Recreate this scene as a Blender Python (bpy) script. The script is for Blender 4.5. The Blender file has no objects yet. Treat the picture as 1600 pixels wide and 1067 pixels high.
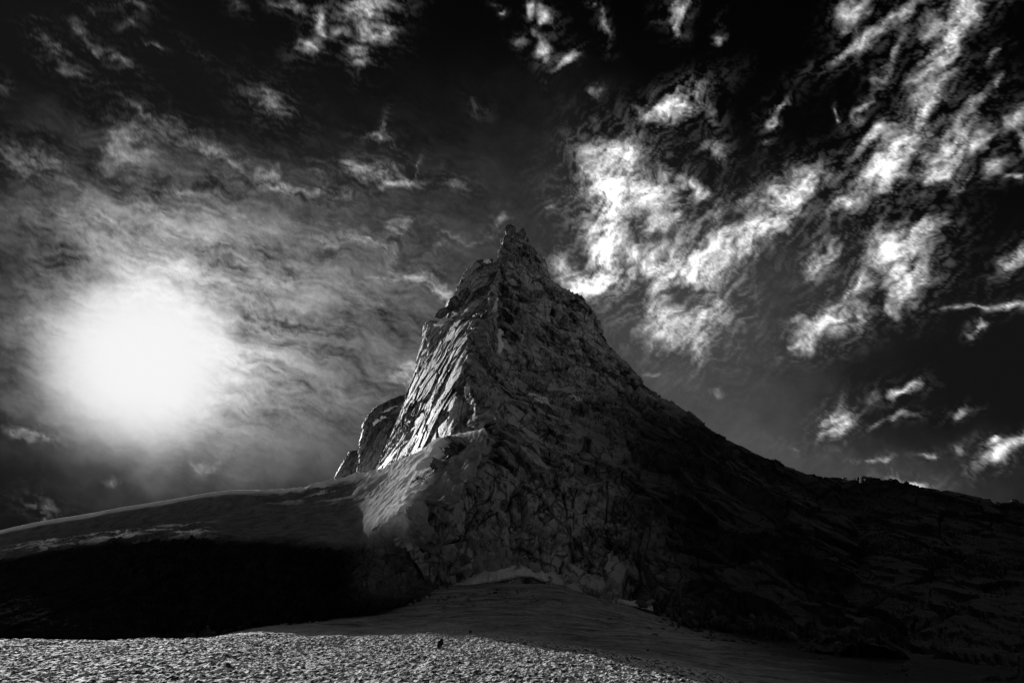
import bpy, math, random, time
import numpy as np
from mathutils import Vector
T0 = time.time()
random.seed(7); rng = np.random.default_rng(7)
S = bpy.context.scene
R = math.radians
# ------------------------------------------------------------------ camera
PITCH, FPX, EYE = R(22.0), 888.9, 12.0
cam = bpy.data.cameras.new('camera'); cam.lens = 20.0; cam.sensor_width = 36.0
cam.clip_start = 0.5; cam.clip_end = 20000
camo = bpy.data.objects.new('camera', cam); S.collection.objects.link(camo)
camo.location = (0, 0, EYE); camo.rotation_euler = (R(90) + PITCH, 0, 0)
S.camera = camo
# ------------------------------------------------------------------ daylight
SUN_EL, SUN_AZ = R(16.9), R(-34.3)          # azimuth from +Y, negative to the left
SUN = Vector((math.sin(SUN_AZ) * math.cos(SUN_EL), math.cos(SUN_AZ) * math.cos(SUN_EL), math.sin(SUN_EL)))
W = bpy.data.worlds.new('World'); S.world = W; W.use_nodes = True
nt = W.node_tree; nt.nodes.clear()
sk = nt.nodes.new('ShaderNodeTexSky'); sk.sky_type = 'NISHITA'; sk.sun_disc = False
sk.sun_elevation = SUN_EL; sk.sun_rotation = SUN_AZ; sk.altitude = 2500; sk.air_density = 1.0; sk.dust_density = 0.6
sp = nt.nodes.new('ShaderNodeSeparateColor'); nt.links.new(sk.outputs[0], sp.inputs[0])   # black and white film behind a red filter
bg = nt.nodes.new('ShaderNodeBackground'); bg.inputs['Strength'].default_value = 0.05
cu = nt.nodes.new('ShaderNodeMath'); cu.operation = 'POWER'; cu.inputs[1].default_value = 3.0; nt.links.new(sp.outputs['Red'], cu.inputs[0])
fc = nt.nodes.new('ShaderNodeMath'); fc.operation = 'MULTIPLY'; fc.inputs[1].default_value = 0.08; nt.links.new(cu.outputs[0], fc.inputs[0])   # steep film contrast
mn = nt.nodes.new('ShaderNodeMath'); mn.operation = 'MINIMUM'; mn.inputs[1].default_value = 0.12; nt.links.new(fc.outputs[0], mn.inputs[0])
nt.links.new(mn.outputs[0], bg.inputs['Color'])
wo = nt.nodes.new('ShaderNodeOutputWorld'); nt.links.new(bg.outputs[0], wo.inputs['Surface'])
sl = bpy.data.lights.new('sun', 'SUN'); sl.energy = 5.0; sl.angle = R(0.5); sl.color = (1, 1, 1)
so = bpy.data.objects.new('sun', sl); S.collection.objects.link(so)
so.rotation_euler = (-SUN).to_track_quat('-Z', 'Y').to_euler()
S.view_settings.view_transform = 'Standard'; S.view_settings.look = 'None'
S.view_settings.exposure = 0.18; S.view_settings.gamma = 1.0; S.view_settings.use_curve_mapping = False
S.cycles.max_bounces = 4; S.cycles.diffuse_bounces = 2; S.cycles.glossy_bounces = 1; S.cycles.transparent_max_bounces = 8
# ------------------------------------------------------------------ helpers
CP, SP = math.cos(PITCH), math.sin(PITCH)
def at(px, py, Y):
    """the point seen at photo pixel (px, py) that stands Y metres away along the ground"""
    x = (px - 800) / FPX; u = (533.5 - py) / FPX
    d = np.array((x, CP - SP * u, SP + CP * u)); return np.array((0, 0, EYE)) + d * (Y / d[1])
def to_px(P):
    f = P[..., 1] * CP + (P[..., 2] - EYE) * SP; u = -P[..., 1] * SP + (P[..., 2] - EYE) * CP
    f = np.where(f > .01, f, np.nan)
    return 800 + FPX * P[..., 0] / f, 533.5 - FPX * u / f
def sstep(a, b, x):
    t = np.clip((x - a) / (b - a), 0, 1); return t * t * (3 - 2 * t)
def tag(o, label=None, cat=None, kind=None, group=None):
    for k, v in (('label', label), ('category', cat), ('kind', kind), ('group', group)):
        if v: o[k] = v
    return o
def mesh(name, V, F, mat, parent=None, smooth=False, attrs=None):
    """V (n,3), F (m,3|4) -> one linked mesh object"""
    V = np.asarray(V, np.float32).reshape(-1, 3); F = np.asarray(F, np.int32)
    me = bpy.data.meshes.new(name); k = F.shape[1]
    me.vertices.add(len(V)); me.vertices.foreach_set('co', V.ravel())
    me.loops.add(F.size); me.loops.foreach_set('vertex_index', F.ravel())
    me.polygons.add(len(F)); me.polygons.foreach_set('loop_start', np.arange(0, F.size, k, dtype=np.int32))
    me.polygons.foreach_set('use_smooth', np.full(len(F), smooth))
    me.update(calc_edges=True)
    for a, v in (attrs or {}).items():
        at_ = me.attributes.new(a, 'FLOAT', 'POINT'); at_.data.foreach_set('value', np.asarray(v, np.float32).ravel())
    me.materials.append(mat)
    o = bpy.data.objects.new(name, me); S.collection.objects.link(o)
    if parent: o.parent = parent
    return o
def quads(m, n, wrap=False):
    j = np.arange(n if wrap else n - 1); i = np.arange(m - 1)
    I, J = np.meshgrid(i, j, indexing='ij'); J2 = (J + 1) % n
    return np.stack((I * n + J, I * n + J2, (I + 1) * n + J2, (I + 1) * n + J), -1).reshape(-1, 4)
def rnd(h, k):
    h = (h ^ np.uint32(k * 0x9E3779B1 % 4294967296)) * np.uint32(0x2C1B3C6D); h ^= h >> np.uint32(13); h = h * np.uint32(0x297A2D39); h ^= h >> np.uint32(16)
    return h.astype(np.float32) / np.float32(4294967296.)
def h3(x, y, z, seed):
    h = x * np.uint32(0x9E3779B1) ^ y * np.uint32(0x85EBCA77) ^ z * np.uint32(0xC2B2AE3D) ^ np.uint32(seed * 747796405 % 4294967296)
    h = h * np.uint32(0x27D4EB2F); h ^= h >> np.uint32(15); h = h * np.uint32(0x2C1B3C6D); h ^= h >> np.uint32(12); h = h * np.uint32(0x297A2D39); h ^= h >> np.uint32(15)
    return h
def noise3(p, seed=0):
    i = np.floor(p); f = (p - i).astype(np.float32); i = i.astype(np.int64).astype(np.uint32)
    w = f * f * f * (f * (f * 6 - 15) + 10); out = 0
    for c in range(8):
        d = (c & 1, c >> 1 & 1, c >> 2 & 1)
        h = h3(i[:, 0] + np.uint32(d[0]), i[:, 1] + np.uint32(d[1]), i[:, 2] + np.uint32(d[2]), seed)
        g = sum(((h >> np.uint32(10 * k)) & np.uint32(1023)).astype(np.float32) / 511.5 - 1 for k in range(0)) if 0 else 0
        for k in range(3):
            g = g + (((h >> np.uint32(10 * k)) & np.uint32(1023)).astype(np.float32) / 511.5 - 1) * (f[:, k] - d[k])
        ww = 1
        for k in range(3): ww = ww * (w[:, k] if d[k] else 1 - w[:, k])
        out = out + g * ww
    return out
def fbm3(p, oc=4, seed=0, gain=.5):
    t = 0; a = 1.; n = 0; p = np.asarray(p, np.float32)
    for k in range(oc):
        t = t + a * noise3(p, seed + 31 * k); n += a; a *= gain; p = p * 2.03 + 11.3
    return t / n * 1.5
def vor3(p, seed=0, jit=.9):
    """cellular noise: nearest and second distance, the cell's number, the way to its middle"""
    p = np.asarray(p, np.float32); i = np.floor(p); f = p - i; i = i.astype(np.int64).astype(np.uint32)
    n = len(p); F1 = np.full(n, 9., np.float32); F2 = F1.copy(); H = np.zeros(n, np.uint32); V = np.zeros((n, 3), np.float32)
    for dx in (-1, 0, 1):
        for dy in (-1, 0, 1):
            for dz in (-1, 0, 1):
                h = h3(i[:, 0] + np.uint32(dx % 4294967296), i[:, 1] + np.uint32(dy % 4294967296), i[:, 2] + np.uint32(dz % 4294967296), seed)
                v = np.stack([(((h >> np.uint32(10 * k)) & np.uint32(1023)).astype(np.float32) / 1023 - .5) * jit + .5 + d - f[:, k] for k, d in enumerate((dx, dy, dz))], 1)
                q = (v * v).sum(1); m = q < F1
                F2 = np.where(m, F1, np.minimum(F2, q)); F1 = np.where(m, q, F1); H = np.where(m, h, H); V = np.where(m[:, None], v, V)
    return np.sqrt(F1), np.sqrt(F2), H, V
def crs(P, cnt, closed):
    """Catmull-Rom through P (k, ..., 3), cnt[i] samples on span i"""
    k = len(P); out = []
    for i in range(k if closed else k - 1):
        g = (lambda j: P[j % k]) if closed else (lambda j: P[min(max(j, 0), k - 1)])
        a, b, c, d = g(i - 1), g(i), g(i + 1), g(i + 2)
        t = (np.arange(cnt[i]) / cnt[i]).reshape((-1,) + (1,) * (P.ndim - 1))
        m1 = (c - a) * .38; m2 = (d - b) * .38
        out.append((2 * t**3 - 3 * t**2 + 1) * b + (t**3 - 2 * t**2 + t) * m1 + (-2 * t**3 + 3 * t**2) * c + (t**3 - t**2) * m2)
    if not closed: out.append(P[-1:])
    return np.concatenate(out)
def normals(G, wrap):
    du = (np.roll(G, -1, 1) - np.roll(G, 1, 1)) if wrap else np.gradient(G, axis=1)
    dv = np.gradient(G, axis=0); n = np.cross(du, dv); return n / np.maximum(np.linalg.norm(n, axis=-1, keepdims=True), 1e-6)
def rotm(ax, deg):
    from mathutils import Matrix
    return np.array(Matrix.Rotation(R(deg), 3, ax))
STRIKE_R = rotm('Y', 43) @ rotm('Z', 14); STRIKE_L = rotm('Y', -66) @ rotm('Z', -20); STRIKE_T = rotm('Y', 58) @ rotm('X', 12); STRIKE_V = rotm('Y', -82)
def strata(q, sizes, seed, broken=None):
    """blocky, cracked rock: each cell is a tilted facet set off from the next by a step or a crack"""
    d = np.zeros(len(q), np.float32); tone = np.zeros(len(q), np.float32)
    for k, (size, step, tilt, crack, w, st) in enumerate(sizes):
        F1, F2, H, V = vor3(q / (np.array(st) * size), seed + k)
        tl = sum(V[:, j] * (rnd(H, 5 + j) - .5) for j in range(3))
        a = 1. if size > 4 or broken is None else broken
        d += (step * (rnd(H, 1) - .5) + tilt * 2. * tl - crack * (1 - sstep(0, w, F2 - F1)) * np.clip(rnd(H, 3) * 1.6 - .35, 0, 1)) * a
        tone += (rnd(H, 9) - .5) * (.4 if size > 30 else .5 if size > 10 else .6 if size > 4 else .45)
    return d, tone
def sizes(st, f=1.): return [(38 * f, 2.6, 4.0, 3.0, .03, st), (16 * f, 2.6, 2.6, 3.2, .045, st), (6.6 * f, 1.4, 1.7, 2.3, .06, st), (2.9 * f, 1.0, 1.4, 1.3, .10, st), (1.35 * f, .55, .8, .5, .16, st)]
FLAKES, BEDS, BLOCKS, RIBS = sizes((2.1, 1.1, .7)), sizes((1.9, 1.0, .75), .95)[1:], sizes((1.5, 1, .85), 1.05), sizes((2.3, 1, .6))[1:]
def rock(G, wrap, seed=0, amt=1.0, zones=None):
    """displace the smooth sheet G (m,n,3) into broken rock; returns points and the tone of each stone face"""
    m, n, _ = G.shape; N = normals(G, wrap).reshape(-1, 3); P = G.reshape(-1, 3).astype(np.float32)
    wp = np.stack([fbm3(P / 24 + 5 * k, 3, seed + 70 + k) for k in range(3)], 1) * 4.0
    q = P + wp; big = fbm3(P / 48, 3, seed + 3) * 2.6 + fbm3(P / 15, 3, seed + 8) * 1.5
    broken = .10 + 1.2 * sstep(-.02, .36, fbm3(P / 26, 3, seed + 33))
    d = np.zeros(len(P), np.float32); t = d.copy(); ws = 1e-6
    for k, (w, fr, sz) in enumerate(zones(P) if zones else [(np.ones(len(P), np.float32), STRIKE_R, FLAKES)]):
        M = w > .01
        if not M.any(): continue
        dd, tt = strata(q[M] @ fr, sz, seed + 20 * (k + 1), broken[M]); d[M] += dd * w[M]; t[M] += tt * w[M]; ws = ws + w
    d = d / ws; t = t / ws; a = amt(P) if callable(amt) else amt
    d = (big + d) * a
    return (P + N * d[:, None]).reshape(m, n, 3), np.clip(t + .5, 0, 1)
# ------------------------------------------------------------------ materials
def mat(name): 
    m = bpy.data.materials.new(name); m.use_nodes = True; m.node_tree.nodes.clear(); return m
class NB:
    """a small node builder"""
    def __init__(s, m): s.t = m.node_tree
    def n(s, kind, **kw):
        x = s.t.nodes.new('ShaderNode' + kind)
        for k, v in kw.items(): setattr(x, k, v)
        return x
    def put(s, sock, v):
        if isinstance(v, bpy.types.NodeSocket): s.t.links.new(v, sock)
        else: sock.default_value = v
    def math(s, op, a, b=0., c=0.):
        x = s.n('Math', operation=op)
        for i, v in enumerate((a, b, c)): s.put(x.inputs[i], v)
        return x.outputs[0]
    def noise(s, vec, scale, detail=5, rough=.6, dist=0.):
        x = s.n('TexNoise'); s.put(x.inputs['Vector'], vec)
        for k, v in (('Scale', scale), ('Detail', detail), ('Roughness', rough), ('Distortion', dist)): x.inputs[k].default_value = v
        return x.outputs[0]
    def scaled(s, vec, sc):
        x = s.n('Mapping'); s.put(x.inputs['Vector'], vec); x.inputs['Scale'].default_value = sc; return x.outputs[0]
    def rng(s, v, a, b, c, d):
        x = s.n('MapRange'); s.put(x.inputs[0], v)
        for i, q in enumerate((a, b, c, d)): x.inputs[i + 1].default_value = q
        return x.outputs[0]
    def attr(s, name): return s.n('Attribute', attribute_name=name).outputs['Fac']
    def pos(s): return s.n('NewGeometry').outputs['Position']
    def bump(s, h, strength, dist):
        x = s.n('Bump'); x.inputs['Strength'].default_value = strength; x.inputs['Distance'].default_value = dist; s.put(x.inputs['Height'], h); return x.outputs[0]
    def surf(s, col, rough=.9, normal=None, spec=.2):
        b = s.n('BsdfPrincipled'); c = s.n('CombineColor')
        for i in range(3): s.put(c.inputs[i], col)
        s.put(b.inputs['Base Color'], c.outputs[0]); s.put(b.inputs['Roughness'], rough); b.inputs['Specular IOR Level'].default_value = spec
        if normal is not None: s.put(b.inputs['Normal'], normal)
        o = s.n('OutputMaterial'); s.put(o.inputs['Surface'], b.outputs[0])
def rock_material(name, lo, hi, a=.42, c=.80, dark=False, tone=.62):
    m = mat(name); b = NB(m); p = b.pos()
    big = b.noise(p, .05, 4, .6); mid = b.noise(p, .5, 6, .74, .3); fine = b.noise(p, 2.2, 4, .75)
    streak = b.noise(b.scaled(p, (.6, .6, .07)), 1.0, 5, .7)
    v = b.math('ADD', b.math('MULTIPLY', big, .22), b.math('MULTIPLY', mid, .38))
    v = b.math('ADD', v, b.math('MULTIPLY', fine, .24)); v = b.math('ADD', v, b.math('MULTIPLY', streak, .30))
    v = b.math('ADD', v, b.math('MULTIPLY_ADD', b.attr('tone'), tone, -.5 * tone))
    col = b.rng(v, a, c, lo, hi)
    # dark joints run through the granite in two sizes, bent by the same noise as the grain
    wv = b.n('VectorMath', operation='ADD'); b.put(wv.inputs[0], p); ws = b.n('VectorMath', operation='SCALE'); tn = b.n('TexNoise'); tn.inputs['Scale'].default_value = .12; tn.inputs['Detail'].default_value = 5; b.put(tn.inputs['Vector'], p)
    b.put(ws.inputs[0], tn.outputs['Color']); ws.inputs['Scale'].default_value = 9.; b.put(wv.inputs[1], ws.outputs[0])
    joint = None
    for sc, wd in (((.05, .05, .022), .022), ((.11, .11, .05), .026)):
        vo = b.n('TexVoronoi', feature='DISTANCE_TO_EDGE'); vo.inputs['Scale'].default_value = 1.; b.put(vo.inputs['Vector'], b.scaled(wv.outputs[0], sc))
        e = b.rng(vo.outputs['Distance'], 0., wd, .08, 1.); joint = e if joint is None else b.math('MULTIPLY', joint, e)
    gap = b.rng(b.noise(p, .08, 4, .6), .50, .60, 0., 1.); joint = b.math('MAXIMUM', joint, gap)
    col = b.math('MULTIPLY', col, joint)
    if dark: col = b.math('MULTIPLY', col, b.math('MULTIPLY_ADD', b.attr('flank_shade'), -.93, 1.))  # shade of the right flank, multiplied into the rock colour
    b.surf(col, .6, b.bump(b.math('ADD', b.math('ADD', mid, b.math('MULTIPLY', fine, .6)), b.math('MULTIPLY', joint, .35)), .9, 1.4), .4); return m
def snow_material(name, lo, hi, scale=1., bump=.35):
    m = mat(name); b = NB(m); p = b.pos()
    v = b.math('ADD', b.math('MULTIPLY', b.noise(p, .12 * scale, 4, .6), .6), b.math('MULTIPLY', b.noise(p, .9 * scale, 6, .66), .5))
    b.surf(b.rng(v, .35, .72, lo, hi), .75, b.bump(b.noise(p, 1.6 * scale, 6, .7), bump, .4), .25); return m
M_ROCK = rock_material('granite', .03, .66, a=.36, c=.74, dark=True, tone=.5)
M_WALL = rock_material('pale_granite', .05, .70, a=.44, c=.84, tone=.35)
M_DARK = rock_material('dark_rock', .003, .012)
M_FAR = rock_material('far_granite', .05, .36, a=.42, c=.86, tone=.4)
M_SNOW = snow_material('snow', .86, .97)
# ------------------------------------------------------------------ clouds as fields over the sky
def hash01(*ints, seed=0):
    h = np.uint32(seed * 2654435761 % 4294967296)
    r = np.zeros_like(ints[0], dtype=np.uint32) + h
    for i, k in enumerate(ints):
        r = r ^ (k.astype(np.int64).astype(np.uint32) * np.uint32((0x9E3779B1, 0x85EBCA77, 0xC2B2AE3D)[i]))
        r = r * np.uint32(0x27D4EB2F); r = r ^ (r >> np.uint32(15))
    r = r * np.uint32(0x2C1B3C6D); r = r ^ (r >> np.uint32(12)); r = r * np.uint32(0x297A2D39); r = r ^ (r >> np.uint32(15))
    return r.astype(np.float32) / np.float32(4294967296.0)
def vn2(x, y, seed=0):
    xi = np.floor(x); yi = np.floor(y); fx = (x - xi).astype(np.float32); fy = (y - yi).astype(np.float32)
    xi = xi.astype(np.int64); yi = yi.astype(np.int64)
    def g(dx, dy):
        a = hash01(xi + dx, yi + dy, seed=seed) * np.float32(2 * np.pi)
        return np.cos(a) * (fx - dx) + np.sin(a) * (fy - dy)
    u = fx * fx * fx * (fx * (fx * 6 - 15) + 10); v = fy * fy * fy * (fy * (fy * 6 - 15) + 10)
    a = g(0, 0); b = g(1, 0); c = g(0, 1); d = g(1, 1)
    return (a + u * (b - a)) * (1 - v) + (c + u * (d - c)) * v * 1.0
def fbm2(x, y, oc=5, seed=0, gain=.55, lac=2.03):
    t = 0; a = 1.; n = 0
    for i in range(oc):
        t = t + a * vn2(x, y, seed + i * 17); n += a; a *= gain
        x, y = x * lac * .94 - y * lac * .34, x * lac * .34 + y * lac * .94
    return t / n * 1.9
def ridged2(x, y, oc=4, seed=0, gain=.55):
    t = 0; a = 1.; n = 0
    for i in range(oc):
        t = t + a * (1 - np.abs(vn2(x, y, seed + i * 13)) * 2.2); n += a; a *= gain
        x, y = x * 1.93 - y * .72, x * .72 + y * 1.93
    return t / n
# cloud marks: centre, half length, half width (in photo pixels), tilt in degrees (down to the right), density
CLOUDS = [
(65,55,22,12,60,.26),(90,85,38,12,40,.3),(112,108,30,16,30,.24),(125,48,25,8,40,.3),(150,72,24,9,45,.35),(188,97,30,10,35,.42),
(205,8,28,10,10,.42),(198,35,24,18,60,.27),(240,70,13,5,20,.33),(135,15,16,12,40,.25),(370,10,16,8,50,.26),(310,80,28,10,40,.2),(5,135,16,14,50,.25),
(462,8,34,11,35,.62),(500,36,28,14,70,.78),(484,74,24,14,-40,.68),(532,45,18,10,-40,.42),(465,82,10,6,0,.5),
(570,12,44,22,-10,.88),(576,45,30,18,20,.72),(602,48,18,14,20,.72),(560,78,28,17,80,.52),(567,102,12,10,0,.66),(430,8,20,8,20,.3),
(40,250,72,30,12,.42),(200,232,64,45,20,.4),(270,200,60,20,22,.32),(330,235,80,15,25,.38),(210,172,50,6,38,.28),(420,160,42,28,30,.38),(360,245,30,8,20,.4),
(430,170,30,16,60,.35),(595,203,24,6,-60,.38),(583,216,30,7,15,.42),(577,268,48,20,8,.62),(625,285,42,9,-12,.56),(655,262,20,3,-60,.3),
(440,292,66,11,10,.5),(515,300,34,8,10,.5),(500,275,26,12,60,.3),(420,270,30,22,30,.42),(620,355,28,14,-25,.46),(580,378,60,12,15,.42),(512,375,44,12,22,.42),(650,432,44,14,22,.5),
(700,455,44,16,35,.52),(592,428,34,4,-12,.42),(425,440,46,10,10,.42),(470,440,30,16,-30,.3),(722,292,22,12,10,.3),(690,370,30,10,10,.3),(782,342,13,16,50,.42),(745,375,40,8,-8,.26),(682,385,20,8,0,.26),
(330,380,60,12,12,.3),(250,330,80,14,15,.3),(380,340,60,10,10,.3),(150,340,70,12,12,.3),(300,300,80,14,12,.32),(120,290,50,10,12,.28),(560,460,60,16,20,.22),(480,510,60,10,12,.2),
(632,586,38,20,-25,.58),(745,165,13,14,0,.2),(430,500,60,12,10,.2),
(320,738,46,10,5,.34),(285,728,30,6,8,.26),(350,722,12,16,0,.25),(50,681,48,8,8,.5),(60,790,36,18,18,.36),(78,816,22,6,-15,.45),(175,757,15,4,0,.4),(38,500,28,3,0,.36),(35,512,20,5,0,.25),
(965,245,48,38,0,.85),(950,300,58,48,80,1.0),(946,380,70,36,95,1.0),(925,440,46,28,-20,1.0),(1010,300,60,40,20,.75),(1080,290,42,20,30,.7),(1042,345,50,25,0,.55),
(1030,420,52,42,0,.82),(1090,415,52,48,0,.9),(1050,500,62,42,20,.66),(1105,490,52,44,0,.62),(1090,545,26,22,60,.62),(1000,395,26,20,0,.5),(880,420,30,22,0,.55),
(1132,385,62,26,-30,.8),(1190,362,62,26,-30,.86),(1232,300,62,26,-32,.86),(1168,318,30,18,-40,.5),(1265,278,36,18,-30,.7),(1230,345,30,14,-40,.6),(1120,340,40,20,-30,.4),
(1055,162,48,18,-26,.88),(1030,178,26,14,10,.6),(1106,180,24,16,50,.36),(1115,235,28,12,35,.56),(870,330,12,8,40,.26),
(835,12,12,8,40,.62),(858,25,14,10,60,.66),(845,50,14,8,60,.36),(855,80,22,14,80,.66),(884,97,20,8,-62,.64),(942,32,26,8,80,.52),(820,60,14,10,20,.36),
(1062,10,18,12,-40,.66),(1054,38,15,9,85,.6),(1117,58,6,6,0,.6),(1124,35,10,3,-60,.24),(928,143,8,6,60,.36),(920,2,10,4,-20,.4),(770,2,10,4,0,.3),(790,10,5,5,0,.5),
(1200,184,16,9,-55,.64),(1218,166,20,4,-25,.38),(1196,226,14,6,-35,.36),
(1505,10,44,26,-60,.92),(1482,62,54,18,-66,.88),(1452,104,52,18,-45,.66),(1445,140,40,12,-45,.5),(1466,140,36,8,-58,.6),(1430,180,60,16,-45,.82),(1402,240,66,30,-55,.97),(1372,272,66,24,-38,.92),(1322,310,40,13,-36,.8),(1362,218,46,9,-42,.82),(1395,262,50,24,-40,.9),
(1340,12,34,20,-60,.58),(1382,42,60,13,-42,.56),(1332,76,50,10,-34,.66),(1392,88,40,10,-58,.52),(1422,20,42,10,-50,.56),(1460,40,36,22,-60,.5),(1370,130,26,7,-55,.42),(1342,175,26,7,-42,.52),(1338,192,14,8,0,.42),(1306,180,9,4,80,.5),(1325,42,8,5,0,.4),
(1485,235,56,24,-52,.88),(1512,172,52,12,-38,.5),(1530,225,52,14,-45,.56),(1470,268,34,14,-20,.6),(1592,178,34,11,-42,.64),(1597,215,20,10,80,.62),(1560,255,28,16,-42,.5),(1592,268,20,5,-16,.62),(1553,86,20,6,-35,.46),(1562,122,12,6,-50,.46),(1505,285,30,6,-35,.34),(1570,3,22,5,-10,.3),
(1400,390,56,38,-25,.92),(1440,362,42,16,-15,.7),(1418,430,42,32,-60,.86),(1282,398,36,22,-60,.62),(1332,452,42,20,-25,.7),(1290,505,56,16,-38,.82),(1332,505,36,22,-45,.62),(1270,530,26,18,-20,.5),(1398,482,14,12,0,.5),(1470,340,20,7,-60,.3),(1360,400,14,20,0,.3),
(1592,400,38,17,-38,.76),(1508,479,64,4,-4,.5),(1582,477,28,6,-8,.78),(1530,510,20,5,-20,.72),(1510,522,10,4,0,.5),
(1310,655,30,20,-40,.78),(1308,665,16,12,60,.6),(1418,608,24,9,-20,.86),(1420,652,18,8,0,.5),(1370,612,26,10,-40,.26),(1500,641,18,8,-20,.62),(1375,662,30,5,-20,.26),
(1372,717,32,5,2,.62),(1450,711,14,4,0,.66),(1496,705,9,7,0,.6),(1575,702,56,12,-25,.92),(1552,692,18,7,-10,.82),(1590,690,20,8,-25,.7),(1530,728,20,8,-20,.4),
(1415,753,34,9,14,.9),(1240,700,34,7,15,.2),(1130,612,20,8,10,.22),(1020,580,20,5,0,.25),(1020,578,6,4,0,.3),(1255,500,16,10,0,.3),
]
HOLES = [(1060,465,20,14,-10,.7),(1000,350,20,24,-20,.35),(1000,440,34,12,-45,.5),(1105,360,36,12,-40,.5),(1080,330,24,12,10,.4),(1160,335,40,12,-40,.5),(1380,232,16,6,-40,.5),
(1440,290,10,6,0,.5),(1360,285,20,4,-35,.3),(1375,385,12,10,0,.5),(1330,490,14,8,0,.3),(512,60,8,8,0,.4),(200,25,20,8,20,.3),(110,165,50,40,0,.4),(130,240,18,50,20,.5),(300,165,40,25,0,.5),(280,230,60,6,20,.35),(520,190,60,20,20,.4),(40,330,60,14,25,.35),(1430,235,10,40,30,.4)]
# smooth thin veil of high cloud: centre, half size, tilt, density
VEIL = [(296,530,190,148,8,.88),(440,435,255,92,14,.62),(250,372,185,50,12,.5),(560,600,170,120,0,.36),(660,430,160,150,0,.24),(860,270,110,110,0,.10),(1010,470,190,130,0,.26),(1090,640,180,110,25,.5),(1270,735,180,50,15,.4),(1190,470,120,110,-30,.2),(430,670,180,60,0,.24),(330,262,190,26,16,.22),(1420,765,70,34,10,.2),(1530,745,100,50,0,.12)]
def blobs(px, py, L, p=1.25, k=.75, union=.5):
    mx = np.zeros_like(px); un = np.zeros_like(px)
    for cx, cy, a, b, t, d in L:
        m = (np.abs(px - cx) < 2.6 * max(a, b)) & (np.abs(py - cy) < 2.6 * max(a, b))
        if not m.any(): continue
        x = px[m] - cx; y = py[m] - cy; c = np.cos(np.radians(t)); s = np.sin(np.radians(t))
        q = ((x * c + y * s) / a) ** 2 + ((-x * s + y * c) / b) ** 2
        v = np.clip(d * np.exp(-k * q ** p), 0, .98)
        mx[m] = np.maximum(mx[m], v); un[m] = 1 - (1 - un[m]) * (1 - v)
    return mx * (1 - union) + un * union
def rot(x, y, t):
    c, s = np.cos(np.radians(t)), np.sin(np.radians(t)); return x * c + y * s, -x * s + y * c
def cloud_fields(px, py):
    """density of the broken cloud and of the thin veil at photo positions (px, py) of a 1600 wide frame"""
    px = px.astype(np.float32); py = py.astype(np.float32)
    k = sstep(560, 1050, px)
    w1 = fbm2(px / 80, py / 80, 4, 3); w2 = fbm2(px / 80 + 7.7, py / 80, 4, 5)
    f1 = fbm2(px / 22, py / 22, 4, 11); f2 = fbm2(px / 22 + 3.1, py / 22, 4, 12)
    wx = px + 22 * w1 + 5 * f1; wy = py + 18 * w2 + 5 * f2; ax = px + 22 * w1 + 2. * f1; ay = py + 18 * w2 + 2. * f2
    base = blobs(wx, wy, CLOUDS, 1.0, 1.2, .35); hole = blobs(wx, wy, HOLES)
    uxl, vyl = rot(ax, ay, 18); uxr, vyr = rot(ax, ay, -46)
    nl = fbm2(uxl / 46, vyl / 20, 7, 21, .7); nr = fbm2(uxr / 44, vyr / 20, 7, 31, .7)
    n = nl * (1 - k) + nr * k
    sl = fbm2(uxl / 34, vyl / 7, 4, 141, .65); sr = fbm2(uxr / 30, vyr / 7, 4, 151, .65)
    s = sl * (1 - k) + sr * k
    g = fbm2(px / 12 + .6 * f1, py / 10 + .6 * f2, 4, 41, .68)
    rl = ridged2(uxl / 62, vyl / 18, 4, 51); rr = ridged2(uxr / 46, vyr / 20, 4, 61)
    r = rl * (1 - k) + rr * k
    b = base * (1 - hole)
    d = b * (1.12 + 1.15 * n + .5 * g + .5 * s + .5 * w1)
    wide = blobs(wx, wy, CLOUDS, 1., .48, .5) * (1 - .6 * hole)
    cloud = 1.2 * np.clip((d - .11) / 1.08, 0, 2) ** 1.7 + .26 * wide * np.clip(.10 + 1.0 * s + .8 * n + .4 * g, 0, 1.2)
    cloud = np.clip(cloud, 0, 1.25)
    veil = blobs(px + 40 * w1, py + 34 * w2, VEIL, 1.2, .62, 1.)
    big = fbm2(*[q / z for q, z in zip(rot(px + 20 * w1, py + 20 * w2, 20), (150, 58))], 4, 77, .5)
    tex = .96 + .72 * n + .30 * g + .50 * s + 1.1 * big
    amt = sstep(900, 640, px) * sstep(740, 600, py)
    veil = veil * (1 + (np.clip(.62 * tex + .38 * np.log1p(np.exp(3 * tex)) / 3, .1, 2.5) - 1) * (.22 + .78 * amt))
    return cloud, np.clip(veil, 0, 2.2)
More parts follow.
